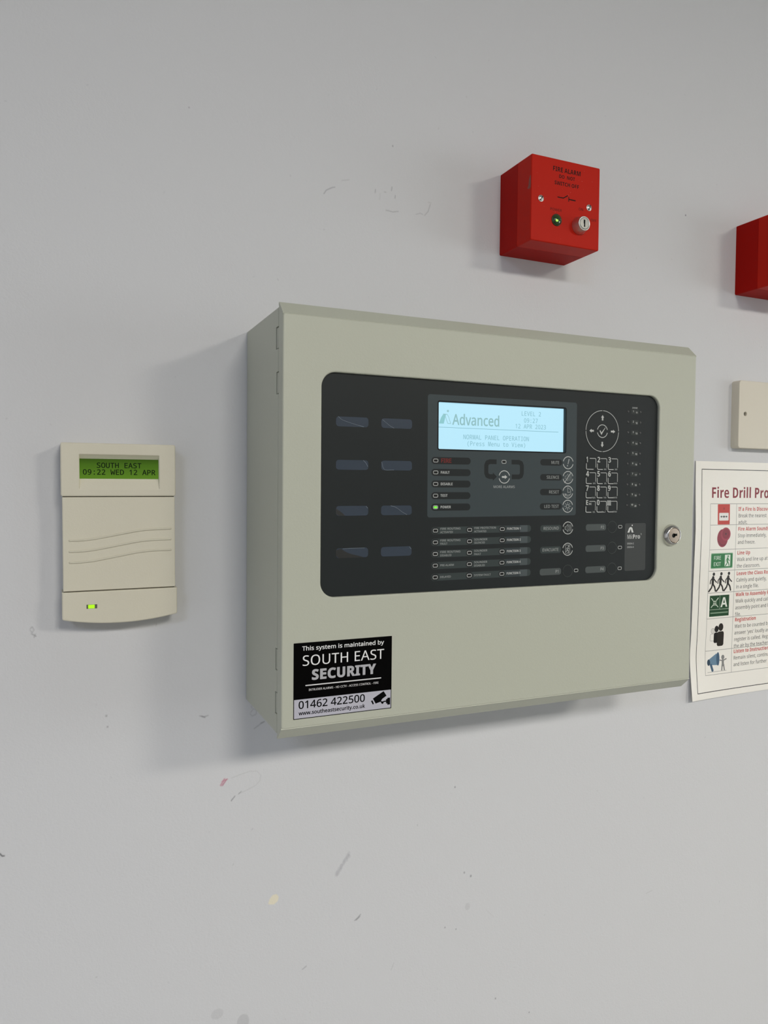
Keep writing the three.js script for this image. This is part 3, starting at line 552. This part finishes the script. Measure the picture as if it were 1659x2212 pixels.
// ---------------------------------------------------------------- laminated fire drill notice
const notice = thing('notice', 'laminated white fire drill notice with red title and pictogram table, beside the control panel', 'notice', 0.673, Y0 + 0.202, 0);
{
  const Wd = 0.216, Hd = 0.303;
  const p = sheet(0, -303, 216, 303, 1460), k = p.k;
  k.fillStyle = '#fdfaf3'; k.fillRect(0, 0, 2048, 2048);
  p.frame(10.6, 205.4, -294.6, -10.2, 0.1, '#3a3a38', 0.9);
  const grey = '#8d8b88', red = '#c23a34', black = '#3b3937';
  p.text('Fire Drill Procedure', 27, -46.3, 13.2, { weight: 'bold', fill: '#8a1c2a', width: 163 });
  const rows = [-54, -81, -112.6, -139.8, -168, -201, -242.5, -273.5];
  for (const y of rows) p.line([[26, y], [192, y]], grey, 0.5);
  for (const x of [26, 72.5, 192]) p.line([[x, -54], [x, -273.5]], grey, 0.5);
  const T = [[['If a Fire is Discovered', 'Break the nearest', 'adult.'], -63], [['Fire Alarm Sounds', 'Stop immediately,', 'and freeze.'], -89], [['Line Up', 'Walk and line up at', 'the classroom.'], -120], [['Leave the Class Room', 'Calmly and quietly,', 'in a single file.'], -147], [['Walk to Assembly Point', 'Walk quickly and calmly', 'assembly point and line', 'file.'], -174.5], [['Registration', 'Wait to be counted by a', "answer 'yes' loudly and", 'register is called. Register', 'the air by the teacher'], -207.5], [['Listen to Instructions', 'Remain silent, continue', 'and listen for further'], -249]];
  for (const [lines, y] of T) lines.forEach((t, i) => p.text(t, 76, y - i * 8.6, 4.7, { fill: i ? black : red, weight: i ? 'normal' : 'bold' }));
  // call point
  p.rect(39, 60.5, -80.5, -54.5, 0.6, '#c8382c'); p.rect(41.5, 58.5, -75.5, -65.5, 1, '#f4f2ee'); p.line([[44, -70.4], [56, -70.4]], black, 0.6); p.disc(50, -70.4, 1.3, black); p.poly([[43.4, -70.4], [46.4, -69], [46.4, -71.8]], black); p.poly([[56.6, -70.4], [53.6, -69], [53.6, -71.8]], black); p.disc(50, -60, 1.5, '#a32a22');
  // sounder
  p.disc(48.5, -98, 9.6, '#94283c', 11.5); p.disc(54, -93, 8.6, '#a8344a', 8.6); p.disc(54.2, -92.6, 6.4, '#8b2236', 6.4); p.disc(54.2, -92.6, 1.3, '#4e101d'); p.line([[41, -102], [47, -107], [54, -107]], '#6d1b2c', 1);
  // exit sign
  p.rect(29, 68.5, -137, -117, 1.5, '#9fc1a4'); p.rect(30, 67.5, -136, -118, 1, '#1f7a3d'); p.text('FIRE', 34, -125.6, 4.9, { fill: '#eaf3ea' }); p.text('EXIT', 34, -133.6, 4.9, { fill: '#eaf3ea' });
  p.rect(54, 64, -134.5, -119.5, 0.3, '#e8f1e6');
  const walker = (x, y, h, c) => { const u = h / 26; p.disc(x + 1.5 * u, y + 23.5 * u, 2.2 * u, c); p.line([[x + 0.5 * u, y + 19 * u], [x, y + 11 * u]], c, 4.2 * u); p.line([[x, y + 11 * u], [x + 4 * u, y + 6 * u], [x + 5.5 * u, y + 1 * u]], c, 2.4 * u); p.line([[x, y + 11 * u], [x - 2 * u, y + 5.5 * u], [x - 6.5 * u, y + 0.8 * u]], c, 2.4 * u); p.line([[x + 0.5 * u, y + 19 * u], [x + 4 * u, y + 15 * u], [x + 7 * u, y + 12.5 * u]], c, 1.6 * u); p.line([[x, y + 19 * u], [x - 4 * u, y + 15 * u], [x - 4.5 * u, y + 11 * u]], c, 1.6 * u); };
  walker(59, -134.2, 14, '#1f7a3d');
  for (const x of [34, 47.5, 61]) walker(x, -166.5, 25, '#26231f');
  // assembly sign
  p.rect(30, 64.5, -198.5, -171.5, 0.4, '#1d4a2a'); p.text('A', 49.5, -187, 12.5, { weight: 'bold', fill: '#eef2ea', width: 12 }); p.line([[30, -189.6], [64.5, -189.6]], '#cfdacb', 0.5); p.line([[48, -172], [48, -189]], '#cfdacb', 0.4);
  for (const [a, b] of [[33, -175], [45, -175], [33, -186.5], [45, -186.5]]) p.line([[a, b], [39 + (a - 39) * 0.55, -180.7 + (b + 180.7) * 0.55]], '#dbe5d6', 1.2);
  for (const x of [37, 39, 41]) { p.disc(x, -179, 0.9, '#dbe5d6'); p.line([[x, -181], [x, -184]], '#dbe5d6', 1.2); }
  for (let i = 0; i < 11; i++) p.line([[32.5 + i * 2.8, -194], [34.3 + i * 2.8, -194]], '#8aa38a', 1.6);
  // people in a group
  p.disc(37.5, -217, 3.2, '#e5e2dc'); p.k.strokeStyle = '#9a9894'; p.arc(37.5, -217, 3.2, 0, 360, '#9a9894', 0.4); p.frame(33.5, 41.5, -230, -221, 1.5, '#9a9894', 0.4);
  p.disc(44, -215, 3.6, '#1b1815', 4.2); p.rect(39.6, 48.6, -233, -219.5, 2.5, '#1b1815'); p.disc(51.5, -213, 4.2, '#29241d', 5); p.rect(45.6, 57.2, -237.5, -218.5, 3, '#29241d');
  // megaphone and a figure
  p.poly([[32, -254], [46, -246.5], [50, -262], [34, -261]], '#6f8fa8'); p.disc(48.3, -254, 2.8, '#47647e', 8.6); p.disc(32, -257.5, 2.6, '#34495c', 4); p.line([[36, -261], [38.5, -268]], '#4a6680', 3.6);
  p.disc(57, -252.5, 2.7, '#8b8b8a', 3); p.line([[57, -257], [57, -262.5]], '#8b8b8a', 3.8); p.line([[55.8, -262], [55, -269]], '#8b8b8a', 2); p.line([[58.4, -262], [59.6, -269]], '#8b8b8a', 2); p.line([[52, -256], [57, -257], [63, -255]], '#8b8b8a', 1.5); p.line([[30, -270], [63, -270]], '#c9c7c3', 0.8);
  const g = new THREE.BoxGeometry(Wd, Hd, 0.00035, 36, 90, 1).translate(Wd / 2, -Hd / 2, 0);
  const keyY = [0, 43, 86, 132, 178, 216, 247, 270, 303], keyZ = [0.4, 1.7, 3.5, 2.8, 2.0, 1.5, 0.5, 2.5, 6.7];
  const lift = (y) => {
    let i = 0; while (i < 7 && y > keyY[i + 1]) i++;
    const t = Math.min(1, Math.max(0, (y - keyY[i]) / (keyY[i + 1] - keyY[i]))), m = (j) => (j <= 0 || j >= 8) ? (j <= 0 ? 1.3 : 4) / 38 : (keyZ[j + 1] - keyZ[j - 1]) / (keyY[j + 1] - keyY[j - 1]);
    const hh = keyY[i + 1] - keyY[i], t2 = t * t, t3 = t2 * t;
    return (2 * t3 - 3 * t2 + 1) * keyZ[i] + (t3 - 2 * t2 + t) * hh * m(i) + (-2 * t3 + 3 * t2) * keyZ[i + 1] + (t3 - t2) * hh * m(i + 1);
  };
  const v = g.attributes.position;
  for (let i = 0; i < v.count; i++) {
    const x = v.getX(i), y = v.getY(i), fall = Math.exp(-x / 0.07);
    v.setX(i, x + 0.0022 + 0.0106 * y);             // hung a touch off plumb
    v.setZ(i, v.getZ(i) + 0.0008 + mm(Math.max(0.1, lift(-y * 1000))) * fall);
  }
  g.computeVertexNormals();
  const edge = std('#f2efe8', 0.5), print = new THREE.MeshPhysicalMaterial({ map: p.texture(), roughness: 0.6, specularIntensity: 0.3, clearcoat: 0.25, clearcoatRoughness: 0.15 });
  part('laminated_sheet', g, [edge, edge, edge, edge, print, edge], notice);
}

scene.traverse((o) => { if (o.isMesh) o.castShadow = o.receiveShadow = true; });
renderer.render(scene, camera);
